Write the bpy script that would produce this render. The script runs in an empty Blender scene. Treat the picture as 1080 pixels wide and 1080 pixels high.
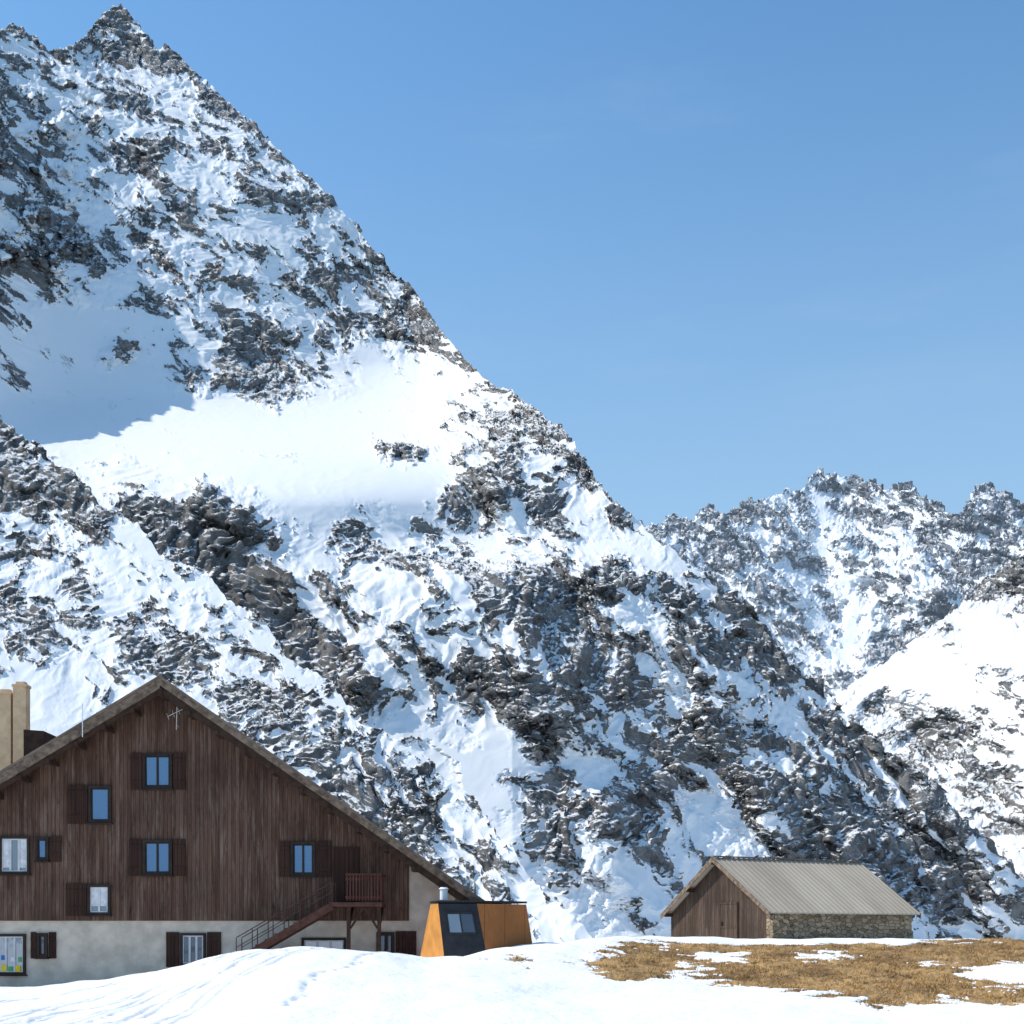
import bpy, bmesh, math, random
import numpy as np
from mathutils import Vector
random.seed(5); rng=np.random.default_rng(7)
C=bpy.context.scene.collection
F=1500.0; HZ=990.0; CZ=1.6
def P(px,py,Y): return Vector(((px-540)/F*Y, Y, CZ+(HZ-py)/F*Y))
# ------------------------------------------------------------------ noise
perm=rng.permutation(256); ang=rng.random(256)*2*np.pi
GX=np.cos(ang); GY=np.sin(ang)
def perlin(x,y,seed=0):
    x=x+seed*17.31; y=y-seed*9.77
    xi=np.floor(x).astype(np.int64); yi=np.floor(y).astype(np.int64)
    xf=x-xi; yf=y-yi
    u=xf*xf*xf*(xf*(xf*6-15)+10); v=yf*yf*yf*(yf*(yf*6-15)+10)
    def g(ix,iy,dx,dy):
        h=perm[(perm[ix&255]+iy)&255]
        return GX[h]*dx+GY[h]*dy
    a=g(xi,yi,xf,yf); b=g(xi+1,yi,xf-1,yf); c=g(xi,yi+1,xf,yf-1); d=g(xi+1,yi+1,xf-1,yf-1)
    return ((a+(b-a)*u)+((c+(d-c)*u)-(a+(b-a)*u))*v)*1.5
def fbm(x,y,o,seed=0,gain=.5):
    s=0;a=1
    for i in range(o):
        s=s+a*perlin(x,y,seed+i); x,y=(x*.8-y*.6)*2.07,(x*.6+y*.8)*2.07; a*=gain
    return s
def ridge(x,y,seed=0): 
    return 1-np.abs(perlin(x,y,seed))*2.0
def rfbm(x,y,o,seed=0,gain=.5,lac=2.07):
    s=0;a=1
    for i in range(o):
        s=s+a*(ridge(x,y,seed+i)-.4); x=x*lac; y=y*lac; a*=gain
    return s
def sst(a,b,x):
    t=np.clip((x-a)/(b-a),0,1); return t*t*(3-2*t)
def box(A,r):
    for ax in (0,1):
        pad=[(0,0),(0,0)]; pad[ax]=(r+1,r)
        B=np.cumsum(np.pad(A,pad,mode='edge'),axis=ax); n=A.shape[ax]
        A=(np.take(B,np.arange(2*r+1,2*r+1+n),axis=ax)-np.take(B,np.arange(0,n),axis=ax))/(2*r+1)
    return A
def nrm(A): return (A-A.mean())/(A.std()+1e-9)
# ------------------------------------------------------------------ materials
def mat(name):
    m=bpy.data.materials.new(name); m.use_nodes=True
    nt=m.node_tree; b=nt.nodes['Principled BSDF']; b.inputs['Specular IOR Level'].default_value=.2
    return m,nt,b
def N(nt,t,**k):
    n=nt.nodes.new(t)
    for a,v in k.items():
        setattr(n,a,v)
    return n
def L(nt,a,b): nt.links.new(a,b)
def M(nt,op,a,b=None,c=None):
    n=nt.nodes.new('ShaderNodeMath'); n.operation=op
    for i,v in enumerate((a,b,c)):
        if v is None: continue
        if isinstance(v,(int,float)): n.inputs[i].default_value=v
        else: L(nt,v,n.inputs[i])
    return n.outputs[0]
def mix(nt,f,a,b,mode='MIX'):
    n=nt.nodes.new('ShaderNodeMix'); n.data_type='RGBA'; n.blend_type=mode
    for s,v in ((n.inputs[0],f),(n.inputs[6],a),(n.inputs[7],b)):
        if isinstance(v,(int,float)): s.default_value=v
        elif isinstance(v,tuple): s.default_value=(*v,1) if len(v)==3 else v
        else: L(nt,v,s)
    return n.outputs[2]
def rng_(nt,v,a,b,c=0.,d=1.,smooth=True):
    n=nt.nodes.new('ShaderNodeMapRange'); n.interpolation_type='SMOOTHSTEP' if smooth else 'LINEAR'
    L(nt,v,n.inputs[0])
    for i,x in enumerate((a,b,c,d)): n.inputs[i+1].default_value=x
    return n.outputs[0]
def noise(nt,vec,scale,detail=6,rough=.6,sc=None):
    if sc:
        mp=N(nt,'ShaderNodeMapping'); mp.inputs['Scale'].default_value=sc; L(nt,vec,mp.inputs[0]); vec=mp.outputs[0]
    n=N(nt,'ShaderNodeTexNoise'); n.inputs['Scale'].default_value=scale; n.inputs['Detail'].default_value=detail; n.inputs['Roughness'].default_value=rough
    L(nt,vec,n.inputs['Vector']); return n.outputs[0]
def coords(nt): return N(nt,'ShaderNodeTexCoord').outputs['Object']
def bump(nt,b,h,strength,dist):
    n=N(nt,'ShaderNodeBump'); n.inputs['Distance'].default_value=dist
    if isinstance(strength,(int,float)): n.inputs['Strength'].default_value=strength
    else: L(nt,strength,n.inputs['Strength'])
    L(nt,h,n.inputs['Height']); L(nt,n.outputs[0],b.inputs['Normal'])
def rock_mat(name,c1,c2,c3,snow,fs,k=.46,dust=.8,haze_glow=0.):
    m,nt,b=mat(name); co=coords(nt)
    at=N(nt,'ShaderNodeAttribute',attribute_name='rock').outputs['Fac']
    n1=noise(nt,co,fs*2.3,9,.77)
    v=M(nt,'ADD',at,M(nt,'MULTIPLY',M(nt,'SUBTRACT',n1,.5),k))
    mask=rng_(nt,v,.46,.55)
    geo=N(nt,'ShaderNodeNewGeometry'); sp=N(nt,'ShaderNodeSeparateXYZ'); L(nt,geo.outputs['Normal'],sp.inputs[0])
    n4=noise(nt,co,fs*4.,7,.72)
    du=rng_(nt,M(nt,'ADD',n4,M(nt,'MULTIPLY',M(nt,'SUBTRACT',sp.outputs[2],.6),.6)),.55,.64,0,dust)
    mask=M(nt,'MULTIPLY',mask,M(nt,'SUBTRACT',1.,du))
    n2=noise(nt,co,fs*.8,10,.76); n3=noise(nt,co,fs*.08,4,.6)
    rc=mix(nt,rng_(nt,n2,.38,.62),c1,c2)
    rc=mix(nt,rng_(nt,n3,.42,.68),rc,mix(nt,.5,rc,c3))
    L(nt,mix(nt,mask,snow,rc),b.inputs['Base Color']); b.inputs['Roughness'].default_value=.85
    if haze_glow: b.inputs['Emission Color'].default_value=(.38,.52,.70,1); b.inputs['Emission Strength'].default_value=haze_glow  # aerial haze painted on as a faint bluish glow of the surface
    bump(nt,b,n2,rng_(nt,mask,0,1,.07,1.),.7/fs)
    return m
def plain(name,col,rough=.6,metal=0,var=.25,ns=3.):
    m,nt,b=mat(name); co=coords(nt); n=noise(nt,co,ns,6,.6)
    d=tuple(c*(1-var) for c in col); l=tuple(min(1,c*(1+var)) for c in col)
    L(nt,mix(nt,rng_(nt,n,.3,.7),d,l),b.inputs['Base Color']); b.inputs['Roughness'].default_value=rough; b.inputs['Metallic'].default_value=metal
    return m
def planks(name,c1,c2,c3,w=.16,axis='X',gap=.07,vw=.5,streak=.0,sc=(.22,.165,.13)):
    m,nt,b=mat(name); co=coords(nt); sp=N(nt,'ShaderNodeSeparateXYZ'); L(nt,co,sp.inputs[0])
    x=M(nt,'MULTIPLY',sp.outputs[axis],1/w); fl=M(nt,'FLOOR',x); fr=M(nt,'FRACT',x)
    wn=N(nt,'ShaderNodeTexWhiteNoise',noise_dimensions='1D'); L(nt,fl,wn.inputs['W'])
    off=N(nt,'ShaderNodeCombineXYZ'); L(nt,M(nt,'MULTIPLY',wn.outputs[0],37.),off.inputs[2])
    ad=N(nt,'ShaderNodeVectorMath',operation='ADD'); L(nt,co,ad.inputs[0]); L(nt,off.outputs[0],ad.inputs[1])
    g=noise(nt,ad.outputs[0],1.3,7,.7,(14,14,.5))
    big=noise(nt,co,.45,5,.6,(1.5,1.5,.8))
    c=mix(nt,rng_(nt,g,.3,.7),c1,c2)
    c=mix(nt,M(nt,'MULTIPLY',M(nt,'POWER',wn.outputs[0],1.6),vw),c,c3)
    if streak:
        s2=noise(nt,ad.outputs[0],.9,7,.74,(5,5,.6)); c=mix(nt,rng_(nt,s2,.46,.7,0,streak),c,sc)
        s3=noise(nt,ad.outputs[0],1.7,6,.76,(4,4,.7)); c=mix(nt,rng_(nt,s3,.54,.68,0,.75),c,tuple(q*.5 for q in c1))
    c=mix(nt,rng_(nt,big,.4,.7,0,.5),c,tuple(q*.6 for q in c1))
    gm=M(nt,'LESS_THAN',fr,gap)
    c=mix(nt,M(nt,'MULTIPLY',gm,.75),c,(.008,.006,.005))
    L(nt,c,b.inputs['Base Color']); b.inputs['Roughness'].default_value=.8
    bump(nt,b,M(nt,'ADD',M(nt,'SUBTRACT',1.,gm),M(nt,'MULTIPLY',g,.4)),.6,.02)
    return m
SNOW=(.86,.852,.842)
MT_main=rock_mat('alpine_rock_snow',(.110,.104,.100),(.39,.375,.36),(.30,.26,.222),SNOW,.05)
MT_spur=rock_mat('near_rock_snow',(.105,.099,.095),(.375,.355,.335),(.295,.25,.21),SNOW,.08)
MT_far=rock_mat('distant_rock_snow',(.17,.18,.205),(.38,.385,.405),(.36,.355,.36),(.79,.795,.80),.028,.40,.6,.12)  # base tones paled and blued to paint in aerial haze
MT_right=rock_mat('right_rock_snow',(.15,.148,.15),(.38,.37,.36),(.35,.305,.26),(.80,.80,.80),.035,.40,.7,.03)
M_timber=planks('dark_timber',(.038,.0175,.0115),(.135,.069,.045),(.19,.113,.078),.135,'X',.08,.5,.65,(.25,.185,.145))
M_shut=planks('shutter_timber',(.030,.013,.009),(.062,.028,.02),(.062,.03,.021),.12)
M_rail=planks('balcony_timber',(.075,.027,.019),(.125,.05,.036),(.12,.05,.036),.12)
M_barn=planks('barn_timber',(.032,.019,.013),(.088,.053,.036),(.125,.082,.058),.2,'Y',.08,.6,.4)
M_dark=plain('dark_metal',(.02,.02,.022),.5,0,.3)
M_fascia=plain('weathered_fascia',(.17,.12,.085),.8,0,.5,5)
M_soffit=plain('soffit_wood',(.045,.025,.017),.8,0,.3,4)
M_stair=plain('stair_wood',(.085,.038,.028),.8,0,.3,4)
M_roof=plain('brown_roofing',(.17,.125,.095),.75,0,.3,2)
M_stucco=plain('grey_render',(.52,.45,.37),.9,0,.18,1.6)
M_flue=plain('tan_chimney_render',(.72,.49,.29),.8,0,.14)
M_white=plain('white_cloth',(.60,.60,.62),.7,0,.18,6)
M_wpaint=plain('white_paint',(.75,.76,.78),.6,0,.06)
M_frame=plain('window_frame_wood',(.03,.02,.016),.6,0,.25)
M_wframe=plain('pale_window_frame',(.55,.55,.55),.5,0,.1)
M_blackp=plain('black_cladding',(.022,.023,.027),.45,0,.25)
def glass(name,col,met=.75):
    m,nt,b=mat(name); b.inputs['Base Color'].default_value=(*col,1); b.inputs['Metallic'].default_value=met; b.inputs['Roughness'].default_value=.06
    co=coords(nt); bump(nt,b,noise(nt,co,1.2,2,.5),.25,.08); return m
M_glass=glass('sky_tint_glass',(.15,.25,.40)); M_dglass=glass('dark_glass',(.10,.12,.15),.6); M_gglass=glass('grey_glass',(.28,.31,.35),.7)  # first pane colour is blue to paint in the reflected sky
M_or=plain('orange_larch',(.52,.23,.058),.55,0,.18,2)
M_or_shade=planks('shaded_orange_larch',(.34,.125,.04),(.43,.165,.052),(.40,.15,.047),.62,'X',.02)  # the orange larch again, darkened to paint in the shaded sides
def roofmetal():
    m,nt,b=mat('barn_sheet_metal'); co=coords(nt)
    n=noise(nt,co,.5,6,.6,(1.,.35,.35)); n2=noise(nt,co,6,4,.6)
    c=mix(nt,rng_(nt,n,.3,.7),(.345,.295,.23),(.435,.38,.305)); c=mix(nt,rng_(nt,n2,.6,.8,0,.3),c,(.27,.205,.145))
    sp=N(nt,'ShaderNodeSeparateXYZ'); L(nt,co,sp.inputs[0])
    fr=M(nt,'FRACT',M(nt,'MULTIPLY',M(nt,'ADD',sp.outputs[0],.42+.1815),1/.363)); 
    c=mix(nt,rng_(nt,M(nt,'ABSOLUTE',M(nt,'SUBTRACT',fr,.62)),.0,.08,.3,0.),c,(.14,.12,.095))
    L(nt,c,b.inputs['Base Color']); b.inputs['Roughness'].default_value=.7; b.inputs['Metallic'].default_value=0.
    return m
M_broof=roofmetal()
def stone():
    m,nt,b=mat('rubble_stone'); co=coords(nt)
    mp=N(nt,'ShaderNodeMapping'); mp.inputs['Scale'].default_value=(2.6,2.6,5.0); L(nt,co,mp.inputs[0])
    w=N(nt,'ShaderNodeVectorMath',operation='ADD'); L(nt,mp.outputs[0],w.inputs[0])
    nz=N(nt,'ShaderNodeTexNoise'); nz.inputs['Scale'].default_value=2.2; L(nt,co,nz.inputs['Vector']); L(nt,nz.outputs['Color'],w.inputs[1])
    v=N(nt,'ShaderNodeTexVoronoi'); L(nt,w.outputs[0],v.inputs['Vector']); v.inputs['Scale'].default_value=1.
    e=N(nt,'ShaderNodeTexVoronoi',feature='DISTANCE_TO_EDGE'); L(nt,w.outputs[0],e.inputs['Vector']); e.inputs['Scale'].default_value=1.
    sp=N(nt,'ShaderNodeSeparateXYZ'); L(nt,v.outputs['Color'],sp.inputs[0])
    c=mix(nt,sp.outputs[0],(.155,.108,.064),(.39,.29,.185)); c=mix(nt,M(nt,'MULTIPLY',sp.outputs[1],.3),c,(.25,.215,.165))
    ed=rng_(nt,e.outputs['Distance'],.01,.08)
    c=mix(nt,ed,(.075,.057,.04),c)
    L(nt,c,b.inputs['Base Color']); b.inputs['Roughness'].default_value=.9; bump(nt,b,ed,.7,.04); return m
M_stone=stone()
def groundmat():
    m,nt,b=mat('snow_and_turf'); co=coords(nt)
    at=N(nt,'ShaderNodeAttribute',attribute_name='turf').outputs['Fac']
    n1=noise(nt,co,2.2,8,.65)
    mask=rng_(nt,M(nt,'ADD',at,M(nt,'MULTIPLY',M(nt,'SUBTRACT',n1,.5),.6)),.47,.53)
    n2=noise(nt,co,.7,7,.68,(1,.45,1)); n3=noise(nt,co,9,5,.7)
    g=mix(nt,rng_(nt,n2,.36,.64),(.19,.108,.046),(.46,.285,.12)); g=mix(nt,rng_(nt,n3,.4,.75,.0,.4),g,(.14,.082,.038))
    L(nt,mix(nt,mask,(.84,.835,.83),g),b.inputs['Base Color']); b.inputs['Roughness'].default_value=.8
    bump(nt,b,M(nt,'ADD',noise(nt,co,5,5,.6),M(nt,'MULTIPLY',noise(nt,co,.9,5,.62),2.5)),.45,.08)
    return m
M_ground=groundmat()
M_grass=plain('dry_grass_blades',(.42,.26,.105),.8,0,.45,.9)
# ------------------------------------------------------------------ object helpers
def tag(o,label=None,cat=None,group=None,kind=None):
    if label:o['label']=label
    if cat:o['category']=cat
    if group:o['group']=group
    if kind:o['kind']=kind
    return o
def empty(name,loc,rz=0):
    o=bpy.data.objects.new(name,None); C.objects.link(o); o.location=loc; o.rotation_euler=(0,0,rz); o.empty_display_size=.5; return o
OFF=Vector((0,0,0))
def obj(name,bm,m,parent=None):
    bmesh.ops.translate(bm,verts=bm.verts,vec=-OFF); bmesh.ops.recalc_face_normals(bm,faces=bm.faces)
    me=bpy.data.meshes.new(name); bm.to_mesh(me); bm.free(); me.materials.append(m)
    o=bpy.data.objects.new(name,me); C.objects.link(o); o.parent=parent; return o
def nb(): return bmesh.new()
def hexa(bm,v):
    vs=[bm.verts.new(p) for p in v]
    for f in ((0,1,2,3),(7,6,5,4),(0,4,5,1),(1,5,6,2),(2,6,7,3),(3,7,4,0)): bm.faces.new([vs[i] for i in f])
def bx(bm,x0,x1,y0,y1,z0,z1):
    hexa(bm,[(x0,y0,z0),(x1,y0,z0),(x1,y0,z1),(x0,y0,z1),(x0,y1,z0),(x1,y1,z0),(x1,y1,z1),(x0,y1,z1)])
def prism(bm,pts,y0,y1):
    a=[bm.verts.new((x,y0,z)) for x,z in pts]; b=[bm.verts.new((x,y1,z)) for x,z in pts]
    bm.faces.new(a); bm.faces.new(b[::-1]); n=len(pts)
    for i in range(n): bm.faces.new([a[i],b[i],b[(i+1)%n],a[(i+1)%n]])
def bar(bm,p,q,w,h=None):
    p=Vector(p);q=Vector(q);h=h or w; d=(q-p).normalized()
    up=Vector((0,0,1)) if abs(d.z)<.95 else Vector((0,1,0))
    s=d.cross(up).normalized(); u=s.cross(d).normalized(); s*=w/2;u*=h/2
    hexa(bm,[p-s-u,p+s-u,p+s+u,p-s+u,q-s-u,q+s-u,q+s+u,q-s+u])
def cyl(bm,p,r,h,r2=None,n=14,ph=0.):
    r2=r if r2 is None else r2
    a=[bm.verts.new((p[0]+r*math.cos(ph+i*2*math.pi/n),p[1]+r*math.sin(ph+i*2*math.pi/n),p[2])) for i in range(n)]
    b=[bm.verts.new((p[0]+r2*math.cos(ph+i*2*math.pi/n),p[1]+r2*math.sin(ph+i*2*math.pi/n),p[2]+h)) for i in range(n)]
    bm.faces.new(a[::-1]); bm.faces.new(b)
    for i in range(n): bm.faces.new([a[i],a[(i+1)%n],b[(i+1)%n],b[i]])
def grid_mesh(name,V,nr,nc,m,attr=None,flip=False):
    me=bpy.data.meshes.new(name)
    i=np.arange((nr-1)*(nc-1)); r=i//(nc-1); c=i%(nc-1); a=r*nc+c
    q=np.stack([a,a+1,a+nc+1,a+nc],1)
    if flip: q=q[:,::-1]
    me.vertices.add(nr*nc); me.vertices.foreach_set('co',V.reshape(-1).astype(np.float32))
    me.loops.add(q.size); me.loops.foreach_set('vertex_index',q.reshape(-1).astype(np.int32))
    me.polygons.add(len(q)); me.polygons.foreach_set('loop_start',(np.arange(len(q))*4).astype(np.int32))
    me.update(calc_edges=True)
    me.polygons.foreach_set('use_smooth',np.ones(len(q),dtype=bool))
    if attr:
        t=me.attributes.new(attr[0],'FLOAT','POINT'); t.data.foreach_set('value',attr[1].reshape(-1).astype(np.float32))
    me.materials.append(m); o=bpy.data.objects.new(name,me); C.objects.link(o); return o
def gnormal(X,Y,Z):
    V=np.stack([X,Y,Z],-1); du=np.gradient(V,axis=1); dv=np.gradient(V,axis=0)
    n=np.cross(du,dv); n/=np.linalg.norm(n,axis=-1,keepdims=True)+1e-9
    n*=np.sign(n[...,2:3]+1e-9); return n
# ------------------------------------------------------------------ mountains
def bil(G,px,py,x0,y0,st):
    G=np.array(G,float)/10; u=np.clip((px-x0)/st,0,G.shape[1]-1.001); v=np.clip((py-y0)/st,0,G.shape[0]-1.001)
    i=u.astype(int); j=v.astype(int); a=u-i; b=v-j
    a=a*a*(3-2*a); b=b*b*(3-2*b)
    return (G[j,i]*(1-a)+G[j,i+1]*a)*(1-b)+(G[j+1,i]*(1-a)+G[j+1,i+1]*a)*b
def relief(name,px0,px1,nc,nr,skypts,base,Yf,dens,lam,amp,m,crag=4.,back=700.,lr=(.80,.60),jag=0.):
    pc=np.linspace(px0,px1,nc); sx,sy=zip(*skypts)
    sky=np.interp(pc,sx,sy)
    sky=sky+crag*(fbm(pc/34,pc*0,4,3,.6))-crag*.6*np.abs(perlin(pc/9,pc*0+.4,11))
    if jag: sky=sky+jag*fbm(pc/45,pc*0+.7,4,13,.6)*sst(-5,-60,pc)  # unseen skyline left of frame, roughened to give its cast shadow a jagged edge
    sky=np.minimum(sky,base-3)
    t=np.linspace(0,1,nr)[:,None]
    px=np.broadcast_to(pc,(nr,nc)).copy(); py=base+(sky[None]-base)*t
    Y=Yf(px,py)
    X=(px-540)/F*Y; Z=CZ+(HZ-py)/F*Y
    a=X; b=Z+.16*Y
    wa=a+lam*.06*fbm(a/lam*3,b/lam*3,4,21); wb=b+lam*.06*fbm(a/lam*3,b/lam*3,4,31)
    ra=wa*.93+wb*.37; rb=wb*.93-wa*.37            # ribs and gullies down the fall line
    la=wa*lr[0]-wb*lr[1]; lb=wb*lr[0]+wa*lr[1]    # ledges descending to the right
    ca=wa*.86-wb*.5; cb=wb*.86+wa*.5              # cross fractures
    jx=14*fbm(px/50,py/50,5,41,.65); jy=14*fbm(px/50,py/50,5,51,.65)
    D=np.clip(dens(px+jx,py+jy),0,.90)
    rough=.04+1.1*D
    d=amp*(ridge(ra/lam,rb/(lam*2.2),60)-.5)*(.35+D)
    d=d+amp*.45*rough*(ridge(ra/(lam*.45),rb/(lam*1.1),61)-.5)+amp*.24*rough*(ridge(lb/(lam*.22),la/(lam*.7),62)-.5)
    d=d+amp*.24*rough*(ridge(ra/(lam*.16),rb/(lam*.42),63)-.5)
    Y2=Y-d
    X=(px-540)/F*Y2; Z=CZ+(HZ-py)/F*Y2; Yw=Y2
    n=gnormal(X,Yw,Z)
    d2=amp*rough*(.09*ridge(ra/(lam*.06),rb/(lam*.16),70)+.05*ridge(ca/(lam*.033),cb/(lam*.075),71))
    X=X+n[...,0]*d2; Yw=Yw+n[...,1]*d2; Z=Z+n[...,2]*d2
    n=gnormal(X,Yw,Z); nz=n[...,2]
    hp=nz-box(nz,45); sd=np.sqrt(box(hp*hp,45))+.03
    raw=-.66*np.clip(hp/sd,-2.5,2.5)+1.15*nrm(fbm(a/(lam*.26),b/(lam*.26),7,81,.71))+1.05*nrm(rfbm(ra/(lam*.11),rb/(lam*.45),6,91,.67))+.75*nrm(rfbm(lb/(lam*.10),la/(lam*.46),6,95,.67))+.3*nrm(rfbm(ca/(lam*.05),cb/(lam*.17),4,98,.65))
    rank=np.empty(raw.size); rank[np.argsort(raw.reshape(-1))]=np.linspace(0,1,raw.size); rank=rank.reshape(raw.shape)
    rock=.5+(rank+D-1.0)*1.2
    mk=sst(.42,.6,rock)
    d3=mk*amp*(.05*(ridge(ra/(lam*.04),rb/(lam*.085),101)-.2)+.035*ridge(ca/(lam*.02),cb/(lam*.04),102)+.025*ridge(ra/(lam*.011),rb/(lam*.018),103))
    X=X+n[...,0]*d3; Yw=Yw+n[...,1]*d3; Z=Z+n[...,2]*d3
    K=26; bX=[];bY=[];bZ=[]
    for k in range(1,K+1):
        q=back*(k/K)**1.6
        yy=Yw[-1]+q; bX.append(X[-1]*(yy/Yw[-1])*1.0); bY.append(yy)
        bZ.append(Z[-1]-q*.95+amp*.35*min(1,k/6)*fbm(X[-1]/(lam*.4),yy/(lam*.4),4,111))
    X=np.vstack([X,bX]);Yw=np.vstack([Yw,bY]);Z=np.vstack([Z,bZ]); rock=np.vstack([rock,np.repeat(rock[-1:],K,0)])
    return grid_mesh(name,np.stack([X,Yw,Z],-1),nr+K,nc,m,('rock',rock))
def blob(px,py,L_):
    s=0
    for cx,cy,rx,ry,a in L_: s=s+a*np.exp(-(((px-cx)/rx)**2+((py-cy)/ry)**2)**2)
    return s
def line(px,py,pts,w,a):
    s=np.full_like(px,1e9)
    for (x0,y0),(x1,y1) in zip(pts[:-1],pts[1:]):
        dx,dy=x1-x0,y1-y0; t=np.clip(((px-x0)*dx+(py-y0)*dy)/(dx*dx+dy*dy),0,1)
        s=np.minimum(s,np.hypot(px-x0-t*dx,py-y0-t*dy))
    return a*np.exp(-(s/w)**2)
GM=[ #30 90 150 210 270 330 390 450 510 570 630 690 750 810 870 930 990 1050
 [6,7,8,7,7,7,7,7,7,7,7,7,7,7,7,7,7,7],
 [5,5,6,7,7,7,7,7,7,7,7,7,7,7,7,7,7,7],
 [5,4,5,4,6,7,7,7,7,7,7,7,7,7,7,7,7,7],
 [6,5,6,4,5,5,6,7,7,7,7,7,7,7,7,7,7,7],
 [7,5,8,4,4,5,6,8,8,7,7,7,7,7,7,7,7,7],
 [3,1,3,5,6,5,5,8,8,7,7,7,7,7,7,7,7,7],
 [2,0,0,4,8,5,0,2,3,6,7,7,7,7,7,7,7,7],
 [1,0,0,0,0,0,0,1,6,8,8,8,8,8,8,8,8,8],
 [2,1,4,3,0,0,0,0,5,4,7,7,7,7,7,7,7,7],
 [3,4,8,9,6,2,3,4,3,6,2,3,3,4,5,5,5,5],
 [4,5,7,7,9,4,7,8,8,9,9,4,4,7,7,7,7,7],
 [5,5,5,5,7,9,4,6,7,8,9,10,9,8,6,6,6,6],
 [5,5,5,5,5,7,3,3,5,9,5,4,8,5,6,5,6,6],
 [5,5,5,5,5,5,5,3,1,4,3,7,4,8,9,7,6,6],
 [5,5,5,5,5,5,5,5,2,7,8,7,3,8,9,9,8,7],
 [5,5,5,5,5,5,5,5,5,4,7,6,5,8,8,9,8,6],
 [5,5,5,5,5,5,5,5,5,3,4,5,5,6,6,7,7,5]]
def dens_main(px,py):
    D=bil(GM,px,py,30,30,60)
    D=.46+(D-.5)*1.13-.03*sst(420,330,py)
    return D+blob(px,py,[(425,476,28,12,.9),(125,372,24,11,.7),(510,527,50,24,.35),(255,390,80,42,.2)])-blob(px,py,[(250,455,160,38,.4),(100,345,70,18,.25),(640,590,90,16,.3),(560,800,70,22,.25),(480,880,40,50,.2)])+line(px,py,[(225,530),(270,590),(300,650),(350,700),(400,745)],20,.5)-line(px,py,[(200,480),(235,530)],12,.3)-line(px,py,[(400,500),(470,560),(560,600)],12,.25)-line(px,py,[(560,640),(700,720),(800,770)],7,.32)-line(px,py,[(680,800),(760,860),(850,960)],10,.33)-line(px,py,[(600,600),(680,690),(720,780)],7,.28)-line(px,py,[(780,690),(850,780),(950,880)],7,.3)-line(px,py,[(420,740),(480,800),(560,880),(640,970)],10,.28)-line(px,py,[(60,130),(110,180),(180,260),(215,330)],10,.3)-line(px,py,[(150,90),(230,190),(330,300)],9,.28)
def Y_main(px,py):
    d0=np.interp(px,[-250,0,540,1080,1400],[800,850,960,1250,1450]); e=(HZ-py)/F; s=1.04
    Y=d0*s/(s-e)
    w=np.exp(-(((px-230)/260))**4)
    Y=Y+330*w*sst(535,415,py)+120*np.exp(-((px-520)/150)**2)*sst(620,560,py)
    Y=Y+.60*np.clip(px+40,-150,480)*sst(490,380,py)
    g=np.clip(fbm(px/30,py/34,4,77,.55),0,1.2)
    Y=Y-58*g*sst(-120,-70,px)*sst(130,50,px)*sst(70,130,py)*sst(340,270,py)  # crags added to break up the edge of the shadow they cast
    return Y
sky_main=[(-250,190),(-120,110),(-40,50),(0,37),(12,31),(24,36),(40,52),(50,60),(62,54),(75,55),(86,44),(95,36),(101,24),(110,17),(122,13),(134,17),(145,28),(150,36),(165,46),(178,51),(200,75),(240,110),(280,150),(330,190),(380,245),(430,305),(475,360),(490,385),(510,400),(560,430),(600,465),(640,525),(680,560),(720,592),(770,625),(810,665),(830,700),(880,742),(930,787),(980,827),(1020,872),(1060,912),(1080,935),(1150,985),(1250,1005)]
o=relief('mountain',-250,1200,1500,1050,sky_main,1014,Y_main,dens_main,360.,46.,MT_main,crag=7.,jag=26.); tag(o,kind='structure')
GS=[[7,7,5,4,4,4,4,4,4,4,4],[8,7,5,5,5,5,5,5,5,5,5],[7,5,3,4,5,5,5,5,5,5,5],[4,3,4,5,4,5,5,5,5,5,5],[2,4,7,6,4,5,5,5,5,5,5],[2,3,4,5,7,6,4,5,5,5,5],[2,3,4,4,5,7,7,7,5,5,5],[2,2,3,4,4,4,5,7,5,5,5],[4,4,4,4,4,4,4,5,5,4,4],[4,4,4,4,4,4,4,4,4,4,4]]
sky_spur=[(-250,300),(0,450),(50,487),(80,505),(110,540),(150,560),(180,592),(215,605),(240,632),(275,655),(300,690),(345,718),(380,758),(440,790),(470,825),(500,850),(560,925),(620,985),(680,1010)]
def dens_spur(px,py):
    sk=np.interp(px,*zip(*sky_spur)); dd=py-sk
    D=.45+(bil(GS,px,py,30,450,60)-.5)*1.15
    return D-.46*np.exp(-((dd-13)/16)**2)*sst(70,120,px)*sst(480,430,px)*(1+.35*np.sin(px/23.))-line(px,py,[(60,560),(200,660),(330,770),(440,860)],11,.3)-line(px,py,[(20,600),(120,690),(200,740)],12,.22)
def Y_spur(px,py):
    d0=np.interp(px,[-250,0,640],[430,440,520]); e=(HZ-py)/F; s=.86
    return d0*s/(s-e)
o=relief('mountain_spur',-250,660,1000,600,sky_spur,1018,Y_spur,dens_spur,180.,20.,MT_spur,crag=7.,back=260.); tag(o,kind='structure')
def dens_far(px,py):
    sk=np.interp(px,*zip(*sky_right))
    return .50+.08*np.sin(px/37.)-.1*sst(600,700,py)+blob(px,py,[(740,575,55,40,.1),(1050,545,40,25,.25),(890,520,25,14,.2)])-line(px,py,[(858,520),(872,580),(900,640),(900,720)],12,.45)-line(px,py,[(965,540),(940,620),(900,690)],10,.4)-line(px,py,[(800,550),(830,610),(880,690)],8,.4)-line(px,py,[(1015,560),(985,610),(950,660)],8,.35)-line(px,py,[(740,570),(790,630),(850,690)],6,.3)+.2*np.exp(-((py-sk+14)/14)**2)
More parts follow.
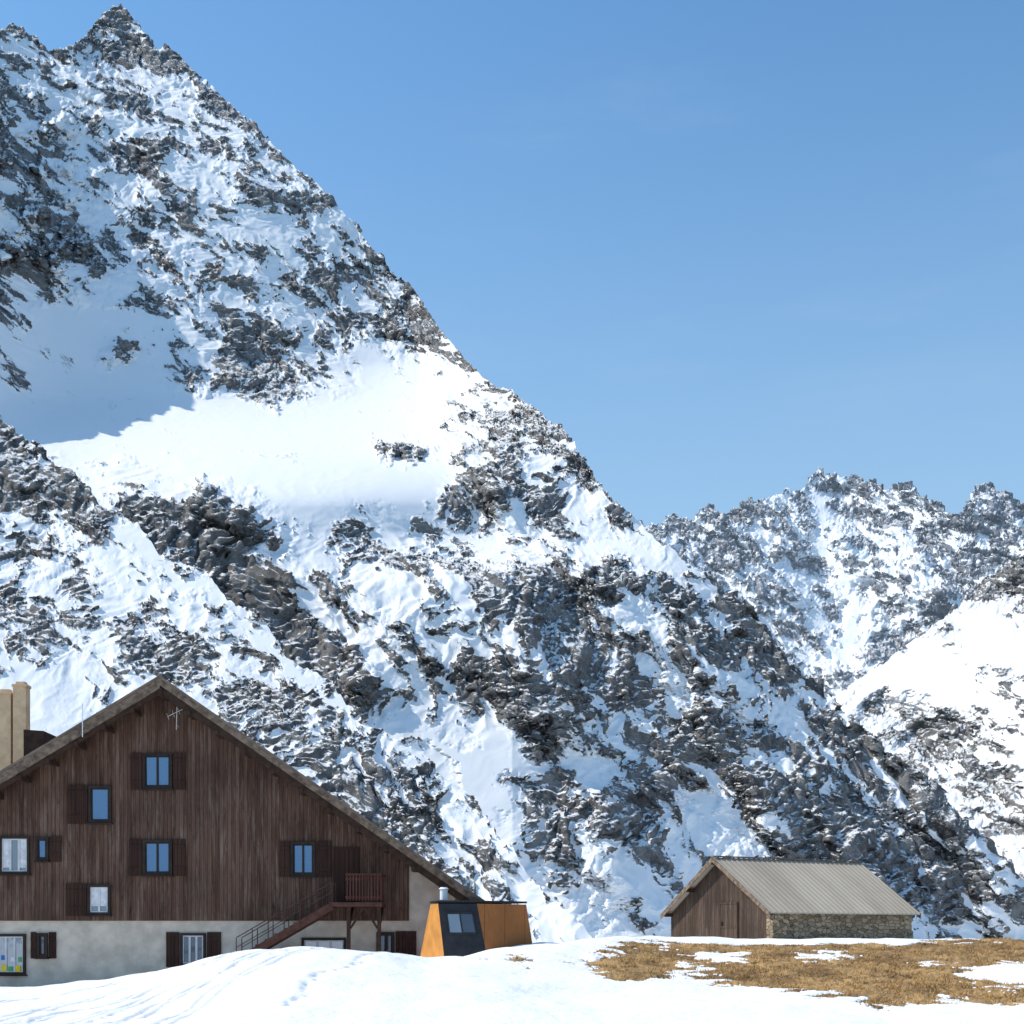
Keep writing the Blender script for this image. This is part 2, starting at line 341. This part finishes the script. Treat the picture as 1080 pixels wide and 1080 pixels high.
def Y_far(px,py):
    e=(HZ-py)/F; return 3300*.95/(.95-e)+120*np.exp(-((px-870)/80.)**2)
sky_far=[(560,600),(640,575),(680,556),(710,549),(740,545),(775,540),(795,533),(815,517),(840,513),(870,504),(890,500),(905,503),(920,510),(940,512),(960,515),(985,535),(1010,545),(1028,526),(1050,517),(1066,522),(1078,540),(1120,575),(1200,540),(1300,580)]
sky_right=[(800,790),(850,757),(885,730),(940,692),(985,662),(1010,640),(1040,615),(1060,598),(1080,586),(1150,530),(1300,470)]
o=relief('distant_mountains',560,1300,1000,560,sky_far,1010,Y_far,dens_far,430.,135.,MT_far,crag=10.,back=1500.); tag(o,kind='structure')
def dens_right(px,py): 
    sk=np.interp(px,*zip(*sky_right)); dd=py-sk
    return .29+blob(px,py,[(1060,615,50,24,.5),(1000,775,55,26,.5),(1060,850,50,40,.4),(930,748,38,16,.3)])-blob(px,py,[(965,712,70,24,.4),(1050,680,60,30,.35),(1050,760,40,14,.2)])+.3*np.exp(-((dd-3)/6)**2)*sst(960,1010,px)-.3*np.exp(-((dd-14)/14)**2)*sst(1010,960,px)
def Y_right(px,py):
    e=(HZ-py)/F; return np.interp(px,[800,1300],[2200,1700])*.8/(.8-e)
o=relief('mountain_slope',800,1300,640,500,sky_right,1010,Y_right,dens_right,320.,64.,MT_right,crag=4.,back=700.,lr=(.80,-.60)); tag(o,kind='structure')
# ------------------------------------------------------------------ ground
CP=[(-900,1046),(0,1043),(60,1041),(130,1034),(180,1022),(215,1013),(260,1004),(330,1000),(400,1003),(440,1012),(470,1011),(500,1004),(560,997),(600,993),(650,988),(700,989),(800,990),(1080,992),(2000,990)]
YC=[(-900,45),(130,44),(215,40),(260,37),(440,37),(500,39),(600,48),(700,58),(2000,60)]
def ground_z(x,y):
    ys=np.maximum(y,6.); px=540+F*x/ys
    pc=sum(np.interp(px+k,*zip(*CP)) for k in (-18,-9,0,9,18))/5
    yc=sum(np.interp(px+k,*zip(*YC)) for k in (-40,-20,0,20,40))/5; zc=CZ+(HZ-pc)/F*yc
    t=np.clip((y-19)/(yc-19),0,1); s=t*t*(3-2*t)*.55+.45*np.sin(t*np.pi/2)*t
    z=zc*s
    zb=np.interp(px,[-900,130,200,260,440,520,640,700,2000],[0,0,.2,.95,.7,.85,1.3,1.4,1.4])
    bt=sst(0,7,y-yc); z=np.where(y>yc,zc+(zb-zc)*bt,z)
    z=z+(-7-z)*sst(100,260,y)
    return z,px
yr=np.concatenate([np.linspace(-30,18,40,endpoint=False),np.linspace(18,64,520,endpoint=False),np.linspace(64,100,60,endpoint=False),np.geomspace(100,1500,60)])
ur=np.concatenate([np.linspace(-3,-.40,80,endpoint=False),np.linspace(-.40,.40,1200),np.linspace(.402,3,80)])
Yg=np.broadcast_to(yr[:,None],(len(yr),len(ur))).copy()
Xg=ur[None,:]*np.maximum(Yg,0)+ur[None,:]*np.maximum(0,np.where(Yg<18,(18-Yg)*.8,0))
Zg,pxg=ground_z(Xg,Yg)
near=sst(110,70,Yg)
Zg=Zg+near*(.10*fbm(Xg/5.,Yg/6.,3,5)+.040*fbm(Xg/1.9,Yg/2.4,2,6)+.013*fbm(Xg/.8,Yg/1.1,3,8))
pyg=HZ-F*(Zg-CZ)/np.maximum(Yg,6)
# ski tracks climbing the bank from the lower left towards the chalet stair
for (y0,a0,y1,a1,w) in ((24,-90,42,230,.07),(24,-30,41,255,.07),(23,10,40,285,.08),(23,80,39,315,.07),(23,-190,44,150,.07),(23,150,38,345,.07)):
    t=np.clip((Yg-y0)/(y1-y0),0,1); pxl=a0+(a1-a0)*t**1.1+7*np.sin(Yg*.35+a0)
    xl=(pxl-540)/F*Yg
    for s in (-.15,.15):
        Zg-=.085*np.exp(-((Xg-xl-s)/w)**2)*(t>0)*(t<1)*(.65+.5*perlin(Xg/2,Yg/2,33))
pts=[]
for k in range(70):
    for a0,a1 in ((70,330),(-40,240),(300,420)):
        q=k/70+rng.normal(0,.006); pts.append(((a0+(a1-a0)*q+rng.choice([-4,4])+6*math.sin(k*.2)-540)/F*(26+12*q),26+12*q))
for x,y in pts:
    r=np.where(np.abs(yr-y)<.6)[0]
    if len(r)==0: continue
    c0=np.searchsorted(ur,x/y-.02); c1=np.searchsorted(ur,x/y+.02); sl_=(slice(r[0],r[-1]+1),slice(c0,c1))
    Zg[sl_]-=.045*np.exp(-(((Xg[sl_]-x)/.10)**2+((Yg[sl_]-y)/.16)**2))
BL=[(680,1016,58,15),(770,998,130,6),(920,1003,210,10),(870,1026,130,18),(950,1037,90,21),(815,1018,70,15),(1030,1003,130,14),(1065,1049,55,9),(548,1013,20,3)]
BN=[(764,1010,28,5),(870,1008,24,3.5),(1060,1027,46,11),(700,1002,14,1.5),(735,1022,14,5)]
wx=pxg+24*fbm(Xg/1.6,Yg/1.6,5,15,.62); wy=pyg+6.5*fbm(Xg/1.3+5,Yg/1.3,5,16,.62)
tf=np.full_like(Xg,-1.)
for cx,cy,rx,ry in BL: tf=np.maximum(tf,1-np.sqrt(((wx-cx)/rx)**2+((wy-cy)/ry)**2))
for cx,cy,rx,ry in BN: tf=np.minimum(tf,np.sqrt(((wx-cx)/rx)**2+((wy-cy)/ry)**2)-1)
tf=tf+.15*fbm(Xg/.8,Yg/.8,3,17)+.05
ycg=np.interp(pxg,*zip(*YC)); lim=ycg+np.interp(pxg,[640,700,960,1010],[0,-4,-4,8])+1.5*perlin(Xg/2.5,Xg*0,44)
turf=sst(-.25,.25,tf)*sst(0,-2.5,Yg-lim)*(Yg>20)
Zg=Zg-.06*sst(.35,.6,turf)+sst(.5,.8,turf)*(.06*np.abs(fbm(Xg/.35,Yg/.5,2,19))+.12*np.clip(fbm(Xg/1.6,Yg/1.9,2,29),-.2,1))
o=grid_mesh('ground',np.stack([Xg,Yg,Zg],-1),len(yr),len(ur),M_ground,('turf',turf)); tag(o,kind='structure')
# dry grass blades in tufts
cand=np.argwhere((turf>.55)&(Yg<70)&(Xg>-2)&(np.abs(ur)[None,:]<.4))
tuft=cand[rng.integers(0,len(cand),5600)]
pick=np.repeat(tuft,13,0); tr=np.repeat(rng.uniform(.5,1.6,len(tuft)),13)
bx0=Xg[pick[:,0],pick[:,1]]+rng.normal(0,.09,len(pick)); by0=Yg[pick[:,0],pick[:,1]]+rng.normal(0,.09,len(pick)); bz0=Zg[pick[:,0],pick[:,1]]-.015
h=rng.uniform(.025,.08,len(pick))*tr; an=rng.uniform(0,np.pi,len(pick)); w=rng.uniform(.008,.018,len(pick))
lx=rng.normal(0,.06,len(pick)); ly=rng.normal(0,.06,len(pick))
V=np.empty((len(pick),3,3)); V[:,0]=np.stack([bx0-w*np.cos(an),by0-w*np.sin(an),bz0],1); V[:,1]=np.stack([bx0+w*np.cos(an),by0+w*np.sin(an),bz0],1); V[:,2]=np.stack([bx0+lx,by0+ly,bz0+h],1)
me=bpy.data.meshes.new('dry_grass'); n=len(pick)*3
me.vertices.add(n); me.vertices.foreach_set('co',V.reshape(-1).astype(np.float32)); me.loops.add(n); me.loops.foreach_set('vertex_index',np.arange(n,dtype=np.int32))
me.polygons.add(len(pick)); me.polygons.foreach_set('loop_start',(np.arange(len(pick))*3).astype(np.int32)); me.update(calc_edges=True); me.materials.append(M_grass)
o=bpy.data.objects.new('dry_grass',me); C.objects.link(o); tag(o,'short dry brown grass showing through the melting snow','grass',kind='stuff')
# ------------------------------------------------------------------ chalet
YF=48.
apex=P(168,712,46.9); xa,za=apex.x,apex.z; SR=.6917; SL=.60
OFF=Vector((xa,YF,0))
ch=empty('chalet',OFF)
tag(ch,'large dark brown timber chalet with grey rendered ground floor, shuttered windows and outside stair','house')
fx=lambda px:(px-540)/F*YF
fz=lambda py:CZ+(HZ-py)/F*YF
def zt(x): return za-(SR*(x-xa) if x>xa else SL*(xa-x))-.30
xl,xm,xr=fx(-140),fx(431),fx(480); zb=fz(971)
bm=nb(); prism(bm,[(xl,zb),(xm,zb),(xm,zt(xm)),(xa,zt(xa)),(xl,zt(xl))],YF,YF+14); obj('timber_wall',bm,M_timber,ch)
bm=nb(); prism(bm,[(xl+.05,-.6),(xr,-.6),(xr,zt(xr)),(xm+.003,zt(xm)-.003),(xm+.003,zb-.003),(xl+.05,zb-.003)],YF+.07,YF+13.9); obj('rendered_wall',bm,M_stucco,ch)
xe=P(517,953.5,46.9); Yr0,Yr1=46.9,63.
xle=xa-10.8
bm=nb(); prism(bm,[(xa,za),(xe.x,xe.z),(xe.x,xe.z-.09),(xa,za-.09),(xle,za-SL*10.8-.09),(xle,za-SL*10.8)],Yr0,Yr1); roof=obj('roof',bm,M_roof,ch)
bm=nb(); prism(bm,[(xa,za-.093),(xe.x-.05,xe.z-.06),(xe.x-.05,xe.z-.30),(xa,za-.297),(xle+.05,za-SL*10.8-.06-.2),(xle+.05,za-SL*10.8-.06)],Yr0+.12,Yr1-.1); obj('soffit',bm,M_soffit,roof)
for x,fh in ((xe.x,.32),(xle,.42)):
    s=SR if x>xa else -SL
    bm=nb()
    prism(bm,[(xa,za-.093),(x,za-s*(x-xa)-.093),(x,za-s*(x-xa)-fh),(xa,za-fh)],Yr0+.03,Yr0+.117); obj('fascia',bm,M_fascia,roof)
    bm=nb()
    prism(bm,[(xa,za-.30),(x,za-s*(x-xa)-.30),(x,za-s*(x-xa)-.60),(xa,za-.60)],Yr0+.122,Yr0+.2); obj('barge_board',bm,M_soffit,roof)
for k in range(-11,12):
    x=xa+.001+k*.93
    z=za-(SR*(x-xa) if x>xa else SL*(xa-x))-.30
    bm=nb(); bx(bm,x-.07,x+.07,Yr0+.06,YF-.002,z-.36,z-.2 if k else z-.1); obj('purlin',bm,M_soffit,roof)
def window(p,shut=(),kind='blue',wall=YF,white=False,mull=1,curt=False,base=None):
    x0,x1,y0,y1=p; X0,X1,Z0,Z1=fx(x0),fx(x1),fz(y1),fz(y0); fw=.085
    y=wall-.10
    bm=nb()
    bx(bm,X0,X1,y,wall+.01,Z1-fw,Z1); bx(bm,X0,X1,y,wall+.01,Z0,Z0+fw); bx(bm,X0,X0+fw,y,wall+.01,Z0+fw,Z1-fw); bx(bm,X1-fw,X1,y,wall+.01,Z0+fw,Z1-fw)
    bx(bm,X0-.04,X1+.04,y-.05,wall+.005,Z0-.05,Z0-.003)
    wd=obj('window',bm,M_frame,ch)
    g={'blue':M_glass,'dark':M_dglass,'grey':M_gglass}[kind]
    bm=nb()
    a,b_=X0+fw+.002,X1-fw-.002; lo,hi=Z0+fw+.002,Z1-fw-.002
    v=[bm.verts.new(q) for q in ((a,wall-.02,lo),(b_,wall-.02,lo),(b_,wall-.035,hi),(a,wall-.035,hi))]; bm.faces.new(v)
    obj('pane',bm,g,wd)
    bm=nb(); mf=M_wframe if white else M_frame
    t=.035
    if mull:
        for k in range(mull):
            c=a+(b_-a)*(k+1)/(mull+1); bx(bm,c-t,c+t,wall-.06,wall-.037,lo,hi)
    bx(bm,a,b_,wall-.058,wall-.037,lo,lo+.04); bx(bm,a,b_,wall-.058,wall-.037,hi-.04,hi); bx(bm,a,a+.04,wall-.058,wall-.037,lo+.04,hi-.04); bx(bm,b_-.04,b_,wall-.058,wall-.037,lo+.04,hi-.04)
    obj('sash',bm,mf,wd)
    if curt:
        for (u0,u1,zt0) in curt:
            bm=nb(); n=8; vs=[]
            for k in range(n+1):
                u=u0+(u1-u0)*k/n; xx=a+(b_-a)*u; yy=wall-.0365-(.006 if k%2 else 0)
                vs.append((bm.verts.new((xx,yy,lo+(hi-lo)*zt0)),bm.verts.new((xx,yy,hi-.04))))
            for k in range(n): bm.faces.new([vs[k][0],vs[k+1][0],vs[k+1][1],vs[k][1]])
            obj('curtain',bm,M_white,wd)
    for s0,s1 in shut:
        S0,S1=fx(s0),fx(s1); bm=nb()
        n=max(2,int((S1-S0)/.13)); 
        for k in range(n):
            bx(bm,S0+(S1-S0)*k/n+.004,S0+(S1-S0)*(k+1)/n-.004,wall-.06,wall-.012,Z0-.03,Z1+.03)
        for zz in (Z0+.18,Z1-.25): bx(bm,S0+.01,S1-.01,wall-.09,wall-.061,zz,zz+.08)
        obj('shutter',bm,M_shut,ch)
    return wd
window((151,182,795,832),[(138,150),(183,196)])
window((94,118,829,868),[(72,93)],mull=0)
window((0,32,882,922),[],'grey',white=True,mull=2,curt=[(.04,.36,.12),(.64,.96,.12)])
window((38,52,883,908),[(53,65)],mull=0)
window((151,182,886,923),[(136,150),(183,196)])
window((93,117,933,965),[(70,92)],'grey',white=True,mull=1,curt=[(.04,.96,.25)])
window((307,333,888,924),[(295,306),(335,350)])
WB=YF+.07
w8=window((-6,27,985,1028),[],'grey',WB,True,2)
window((39,50,984,1010),[(32,38),(51,59)],'dark',WB,mull=0)
window((190,217,984,1019),[(175,189),(218,233)],'dark',WB,True,2)
window((318,365,989,1006),[],'grey',WB,True,2)
window((397,416,983,1008),[(417,439)],'dark',WB,mull=1)
def colm(n,c): return plain(n,c,.6,0,.08)
M_y=colm('yellow_paper',(.75,.55,.03)); M_g=colm('green_paper',(.08,.35,.12)); M_b=colm('blue_paper',(.05,.15,.45))
for px,py,w,h_,m in ((4,1021,5,7,M_y),(11,1022,5,5,M_g),(19,1022,5,7,M_y),(21,1012,4,5,M_g),(3,1010,4,5,M_b),(13,1012,4,5,M_white)):
    bm=nb(); bx(bm,fx(px-w/2),fx(px+w/2),WB-.064,WB-.061,fz(py+h_/2),fz(py-h_/2)); obj('paper_sign',bm,m,w8)
bm=nb(); bx(bm,fx(352),fx(379),YF-.03,YF-.002,fz(952),fz(893))
for k in range(5): bx(bm,fx(354+k*5),fx(358+k*5),YF-.045,YF-.031,fz(950),fz(896))
door=obj('door',bm,M_shut,ch); bm=nb(); bx(bm,fx(376),fx(377.5),YF-.09,YF-.046,fz(926),fz(922)); obj('handle',bm,M_dark,door)
y0=YF-1.5
bxx=lambda px:(px-540)/F*(YF-1.0); bz=lambda py:CZ+(HZ-py)/F*(YF-1.0)
zf=bz(952)
bm=nb(); bx(bm,bxx(350),bxx(404),y0,YF-.1,zf-.14,zf); bal=obj('balcony',bm,M_stair,ch)
bm=nb()
for k in range(12):
    x=bxx(368)+(bxx(403)-bxx(368))*k/11; bx(bm,x-.024,x+.024,y0+.01,y0+.035,zf+.06,zf+.88)
bx(bm,bxx(366),bxx(404),y0-.02,y0+.06,zf+.885,zf+.94); bx(bm,bxx(366),bxx(404),y0+.036,y0+.075,zf+.12,zf+.2); bx(bm,bxx(366),bxx(404),y0+.036,y0+.075,zf+.72,zf+.80)
for k in range(7):
    y=y0+.15+k*.19; bx(bm,bxx(403)-.03,bxx(403),y,y+.06,zf+.06,zf+.88)
bx(bm,bxx(403)-.05,bxx(403)+.03,y0+.06,YF-.1,zf+.885,zf+.94)
obj('railing',bm,M_rail,bal)
for px in (369,401):
    bm=nb(); x=bxx(px); bx(bm,x-.06,x+.06,y0+.08,y0+.2,-.2,zf-.142); bar(bm,(x,y0+.2,zf-.8),(x,YF-.15,zf-.16),.08); obj('post',bm,M_soffit,bal)
bm=nb(); bar(bm,(bxx(369)+.06,y0+.14,zf-.85),(bxx(385),y0+.14,zf-.17),.07); bar(bm,(bxx(401)-.06,y0+.14,zf-.85),(bxx(386),y0+.14,zf-.17),.07); obj('brace',bm,M_soffit,bal)
st=empty('staircase',(0,0,0)); st.parent=ch
top=Vector((bxx(352),0,zf)); bot=Vector((bxx(252),0,bz(1010)))
for y in (y0+.05,y0+1.0):
    bm=nb(); bar(bm,(top.x,y,top.z-.12),(bot.x,y,bot.z-.12),.06,.24); obj('stringer',bm,M_stair,st)
    bm=nb()
    bar(bm,(top.x,y,top.z+.66),(bot.x,y,bot.z+.66),.03,.03); bar(bm,(top.x,y,top.z+.34),(bot.x,y,bot.z+.34),.022,.022)
    for k in range(7):
        t=k/6; q=top.lerp(bot,t); bx(bm,q.x-.014,q.x+.014,y-.014,y+.014,q.z-.02,q.z+.64)
    obj('handrail',bm,M_stair,st)
for k in range(10):
    q=top.lerp(bot,(k+.5)/10); bm=nb(); bx(bm,q.x-.17,q.x+.17,y0+.085,y0+.965,q.z-.07,q.z-.02); obj('step',bm,M_stair,st)
# pair of chimneys behind the left slope of the roof
Yc=53.
for px0,px1,pyt in ((-.5,13.6,729),(16,29.5,721)):
    u=P(px0,pyt,Yc); v=P(px1,pyt,Yc)
    bm=nb(); bx(bm,u.x,v.x,Yc-.24,Yc+.24,5.,u.z-.16); chim=obj('chimney',bm,M_flue,ch)
    bm=nb(); bx(bm,u.x-.035,v.x+.035,Yc-.275,Yc+.275,u.z-.158,u.z-.06); bx(bm,u.x+.07,v.x-.07,Yc-.15,Yc+.15,u.z-.058,u.z+.05); obj('cap',bm,M_flue,chim)
a=P(31,772,50.); bm=nb(); hexa(bm,[(a.x,49.4,6.6),(a.x+.7,49.4,6.9),(a.x+.7,49.4,a.z-.05),(a.x,49.4,a.z),(a.x,51,6.6),(a.x+.7,51,6.9),(a.x+.7,51,a.z-.05),(a.x,51,a.z)]); obj('roof_hatch',bm,M_soffit,ch)
bm=nb(); a=P(87,742,46.8); bar(bm,a,(a.x,a.y,a.z-1.1),.025); obj('mast',bm,M_wpaint,ch)
bm=nb(); a=P(186,752,47.6)
bar(bm,(a.x,47.6,a.z-.55),(a.x+.02,47.6,a.z+.2),.022); bar(bm,(a.x,48.0,a.z-.4),(a.x,47.6,a.z-.4),.022)
bar(bm,(a.x-.28,47.57,a.z-.12),(a.x+.3,47.5,a.z+.14),.016)
for t in (0,.33,.66,1.):
    q=Vector((a.x-.28,47.57,a.z-.12)).lerp(Vector((a.x+.3,47.5,a.z+.14)),t); bar(bm,q+Vector((-.05,.05,.11)),q+Vector((.05,-.05,-.11)),.011)
obj('antenna',bm,M_wframe,ch)
# ------------------------------------------------------------------ orange cabin
OFF=Vector((P(490,1000,44).x,44.5,.5))
kb=empty('cabin',OFF); tag(kb,'small angular orange and black cabin beside the right end of the chalet','cabin')
zb_=.4
def kp(px,Y,z): return Vector(((px-540)/F*Y,Y,z))
T=lambda py,Y:CZ+(HZ-py)/F*Y
A0,B0,C0,D0,E0=kp(439,45.0,zb_),kp(471,43,zb_),kp(518,43,zb_),kp(567,44.6,zb_),kp(505,47.6,zb_)
A1,B1,C1,D1,E1=kp(454,44.6,T(954,44.6)),kp(462,43.25,T(953,43.25)),kp(503,43.25,T(953,43.25)),kp(555,44.3,T(954,44.3)),kp(505,47.4,T(955,47.4))
cen=(A0+B0+C0+D0+E0)/5
def slab(name,q,m,t=.06,par=None):
    n=(q[1]-q[0]).cross(q[3]-q[0]).normalized()
    if n.dot((q[0]+q[2])/2-cen)<0:n=-n
    bm=nb(); hexa(bm,[v for v in q]+[v-n*t for v in q]); return obj(name,bm,m,par or kb),n
slab('side_wall',[A0,B0,B1,A1],M_or)[0]['label']='bright orange left side wall'
fw,nf=slab('front_wall',[B0,C0,C1,B1],M_blackp); fw['label']='black front wall'
sw,ns=slab('side_wall',[C0,D0,D1,C1],M_or_shade); sw['label']='orange panelled right side wall with shade painted in'
slab('back_wall',[D0,E0,E1,D1],M_or_shade); slab('back_wall',[E0,A0,A1,E1],M_or_shade)
bm=nb(); pts=[A1,B1,C1,D1,E1]; lo=[bm.verts.new(p+(p-cen).normalized()*.04+Vector((0,0,.003))) for p in pts]; hi=[bm.verts.new(v.co+Vector((0,0,.06))) for v in lo]
bm.faces.new(lo[::-1]); bm.faces.new(hi)
for i in range(5): bm.faces.new([lo[i],lo[(i+1)%5],hi[(i+1)%5],hi[i]])
obj('roof',bm,M_blackp,kb)
def onf(u,v,o): return (B0.lerp(C0,u)).lerp(B1.lerp(C1,u),v)+nf*o
def fr(u0,u1,v0,v1,o0,o1,bm):
    hexa(bm,[onf(u0,v0,o1),onf(u1,v0,o1),onf(u1,v1,o1),onf(u0,v1,o1),onf(u0,v0,o0),onf(u1,v0,o0),onf(u1,v1,o0),onf(u0,v1,o0)])
bm=nb()
for (a,b_,c,d) in ((.18,.86,.86,.89),(.18,.86,.58,.61),(.18,.21,.61,.86),(.83,.86,.61,.86),(.50,.53,.61,.86)): fr(a,b_,c,d,.002,.035,bm)
wd=obj('window',bm,M_dark,kb)
bm=nb(); fr(.212,.498,.612,.858,.003,.012,bm); obj('pane',bm,M_gglass,wd)
bm=nb(); fr(.532,.828,.612,.858,.003,.012,bm); obj('pane',bm,M_dglass,wd)
bm=nb(); c=kp(468,44.6,0); cyl(bm,(c.x,44.6,T(951,44.6)+.06),.12,.32); cyl(bm,(c.x,44.6,T(951,44.6)+.39),.16,.06,.1); obj('flue',bm,M_wpaint,kb)
# ------------------------------------------------------------------ stone barn (local frame: x along the ridge, y along the gable)
OFF=Vector((0,0,0))
bl=Vector((13.75,75,0)); bn=empty('barn',bl,math.radians(30)); tag(bn,'small stone and timber barn with pale sheet metal roof at the snow edge','barn')
W,Ln=9.05,10.1; ze,zr=3.12,6.05; ov=.3
bm=nb(); bx(bm,.5,Ln,0,.5,0,ze-.05); obj('stone_wall',bm,M_stone,bn)
bm=nb(); bx(bm,.5,Ln,W-.5,W,0,ze-.05); obj('stone_wall',bm,M_stone,bn)
bm=nb(); bx(bm,-.01,.497,-.02,.5,0,ze-.03); obj('stone_pier',bm,M_stone,bn)
def gable(x0,x1,m,y0=0.):
    bm=nb(); pts=[(y0,0),(W,0),(W,ze-.1),(W/2,zr-.1),(y0,ze-.1+(zr-ze)*(y0/(W/2)))]
    a=[bm.verts.new((x0,y,z)) for y,z in pts]; b_=[bm.verts.new((x1,y,z)) for y,z in pts]; bm.faces.new(a); bm.faces.new(b_[::-1])
    for i in range(5): bm.faces.new([a[i],b_[i],b_[(i+1)%5],a[(i+1)%5]])
    return obj('gable_wall',bm,m,bn)
gable(.05,.35,M_barn,.503); gable(Ln-.3,Ln-.003,M_stone,.503)
bm=nb(); bx(bm,-.01,.045,2.9,4.5,.6,3.6); 
for yy in (2.9,4.42): bx(bm,-.035,-.011,yy,yy+.08,.6,3.6)
bx(bm,-.035,-.011,2.98,4.42,3.5,3.6); bx(bm,-.035,-.011,2.98,4.42,2.2,2.3); dr=obj('door',bm,M_barn,bn)
bm=nb(); bx(bm,-.08,-.036,4.2,4.26,2.3,2.55); obj('handle',bm,M_dark,dr)
bm=nb(); sl=(zr-ze)/(W/2); x0,x1=-.45,Ln+.35
def rp(x,y,dz=0): 
    z=zr-sl*abs(y-W/2); return Vector((x,y,z+dz))
for sgn,ye in ((1,-ov),(-1,W+ov)):
    hexa(bm,[rp(x0,ye,0),rp(x1,ye,0),rp(x1,W/2,0),rp(x0,W/2,0),rp(x0,ye,.05),rp(x1,ye,.05),rp(x1,W/2,.05),rp(x0,W/2,.05)])
    n=30
    for k in range(n+1):
        x=x0+.03+(x1-x0-.06)*k/n
        hexa(bm,[rp(x-.022,ye,.051),rp(x+.022,ye,.051),rp(x+.022,W/2,.051),rp(x-.022,W/2,.051),rp(x-.016,ye,.10),rp(x+.016,ye,.10),rp(x+.016,W/2,.10),rp(x-.016,W/2,.10)])
br=obj('roof',bm,M_broof,bn)
bm=nb(); bar(bm,rp(x0-.02,W/2,.11),rp(x1+.02,W/2,.11),.30,.06); obj('ridge_cap',bm,M_fascia,br)
for xx in (x0-.04,x1+.001):
    for ye in (-ov-.02,W+ov+.02):
        bm=nb(); hexa(bm,[rp(xx,ye,-.2),rp(xx+.04,ye,-.2),rp(xx+.04,W/2,-.2),rp(xx,W/2,-.2),rp(xx,ye,.09),rp(xx+.04,ye,.09),rp(xx+.04,W/2,.09),rp(xx,W/2,.09)]); obj('bargeboard',bm,M_fascia,br)
for yy in (-.02,W/4,W/2+.0,W*.75,W-.15):
    bm=nb(); q=rp(0,yy+.08,0); bx(bm,x0+.02,.04,yy,yy+.16,q.z-.3,q.z-.08); obj('purlin',bm,M_soffit,br)
# ------------------------------------------------------------------ light, sky, camera
S=Vector((-.68,.02,.72)).normalized()
sun=bpy.data.lights.new('sun','SUN'); sun.energy=4.4; sun.angle=math.radians(.5); sun.color=(1,.935,.84)
so=bpy.data.objects.new('sun',sun); C.objects.link(so); so.rotation_euler=S.to_track_quat('Z','Y').to_euler()
w=bpy.data.worlds.new('World'); bpy.context.scene.world=w; w.use_nodes=True; nt=w.node_tree
sk=nt.nodes.new('ShaderNodeTexSky'); sk.sky_type='NISHITA'; sk.sun_disc=False; sk.sun_elevation=math.asin(S.z); sk.sun_rotation=math.atan2(S.x,S.y); sk.altitude=1500; sk.air_density=1.25; sk.dust_density=2.6; sk.ozone_density=1.3
tc=N(nt,'ShaderNodeTexCoord').outputs['Generated']
cl=noise(nt,tc,2.2,6,.6,(1,1,5.)); clf=rng_(nt,cl,.5,.85,0,.14)
skc=mix(nt,1.,sk.outputs[0],(.77,1.16,1.34),'MULTIPLY')
sx=N(nt,'ShaderNodeSeparateXYZ'); L(nt,tc,sx.inputs[0])
skc=mix(nt,rng_(nt,sx.outputs[2],.0,.60,.95,0.),skc,(2.9,4.15,5.35))
bg=nt.nodes['Background']; L(nt,mix(nt,clf,skc,(5.,5.6,6.2)),bg.inputs[0]); bg.inputs[1].default_value=.15
cam=bpy.data.cameras.new('camera'); cam.sensor_width=36; cam.lens=50; cam.shift_y=(HZ-540)/1080; cam.clip_end=30000; cam.clip_start=.1
co=bpy.data.objects.new('camera',cam); C.objects.link(co); co.location=(0,0,CZ); co.rotation_euler=(math.pi/2,0,0)
sc=bpy.context.scene; sc.camera=co; sc.view_settings.view_transform='Standard'; sc.view_settings.look='None'; sc.view_settings.exposure=0
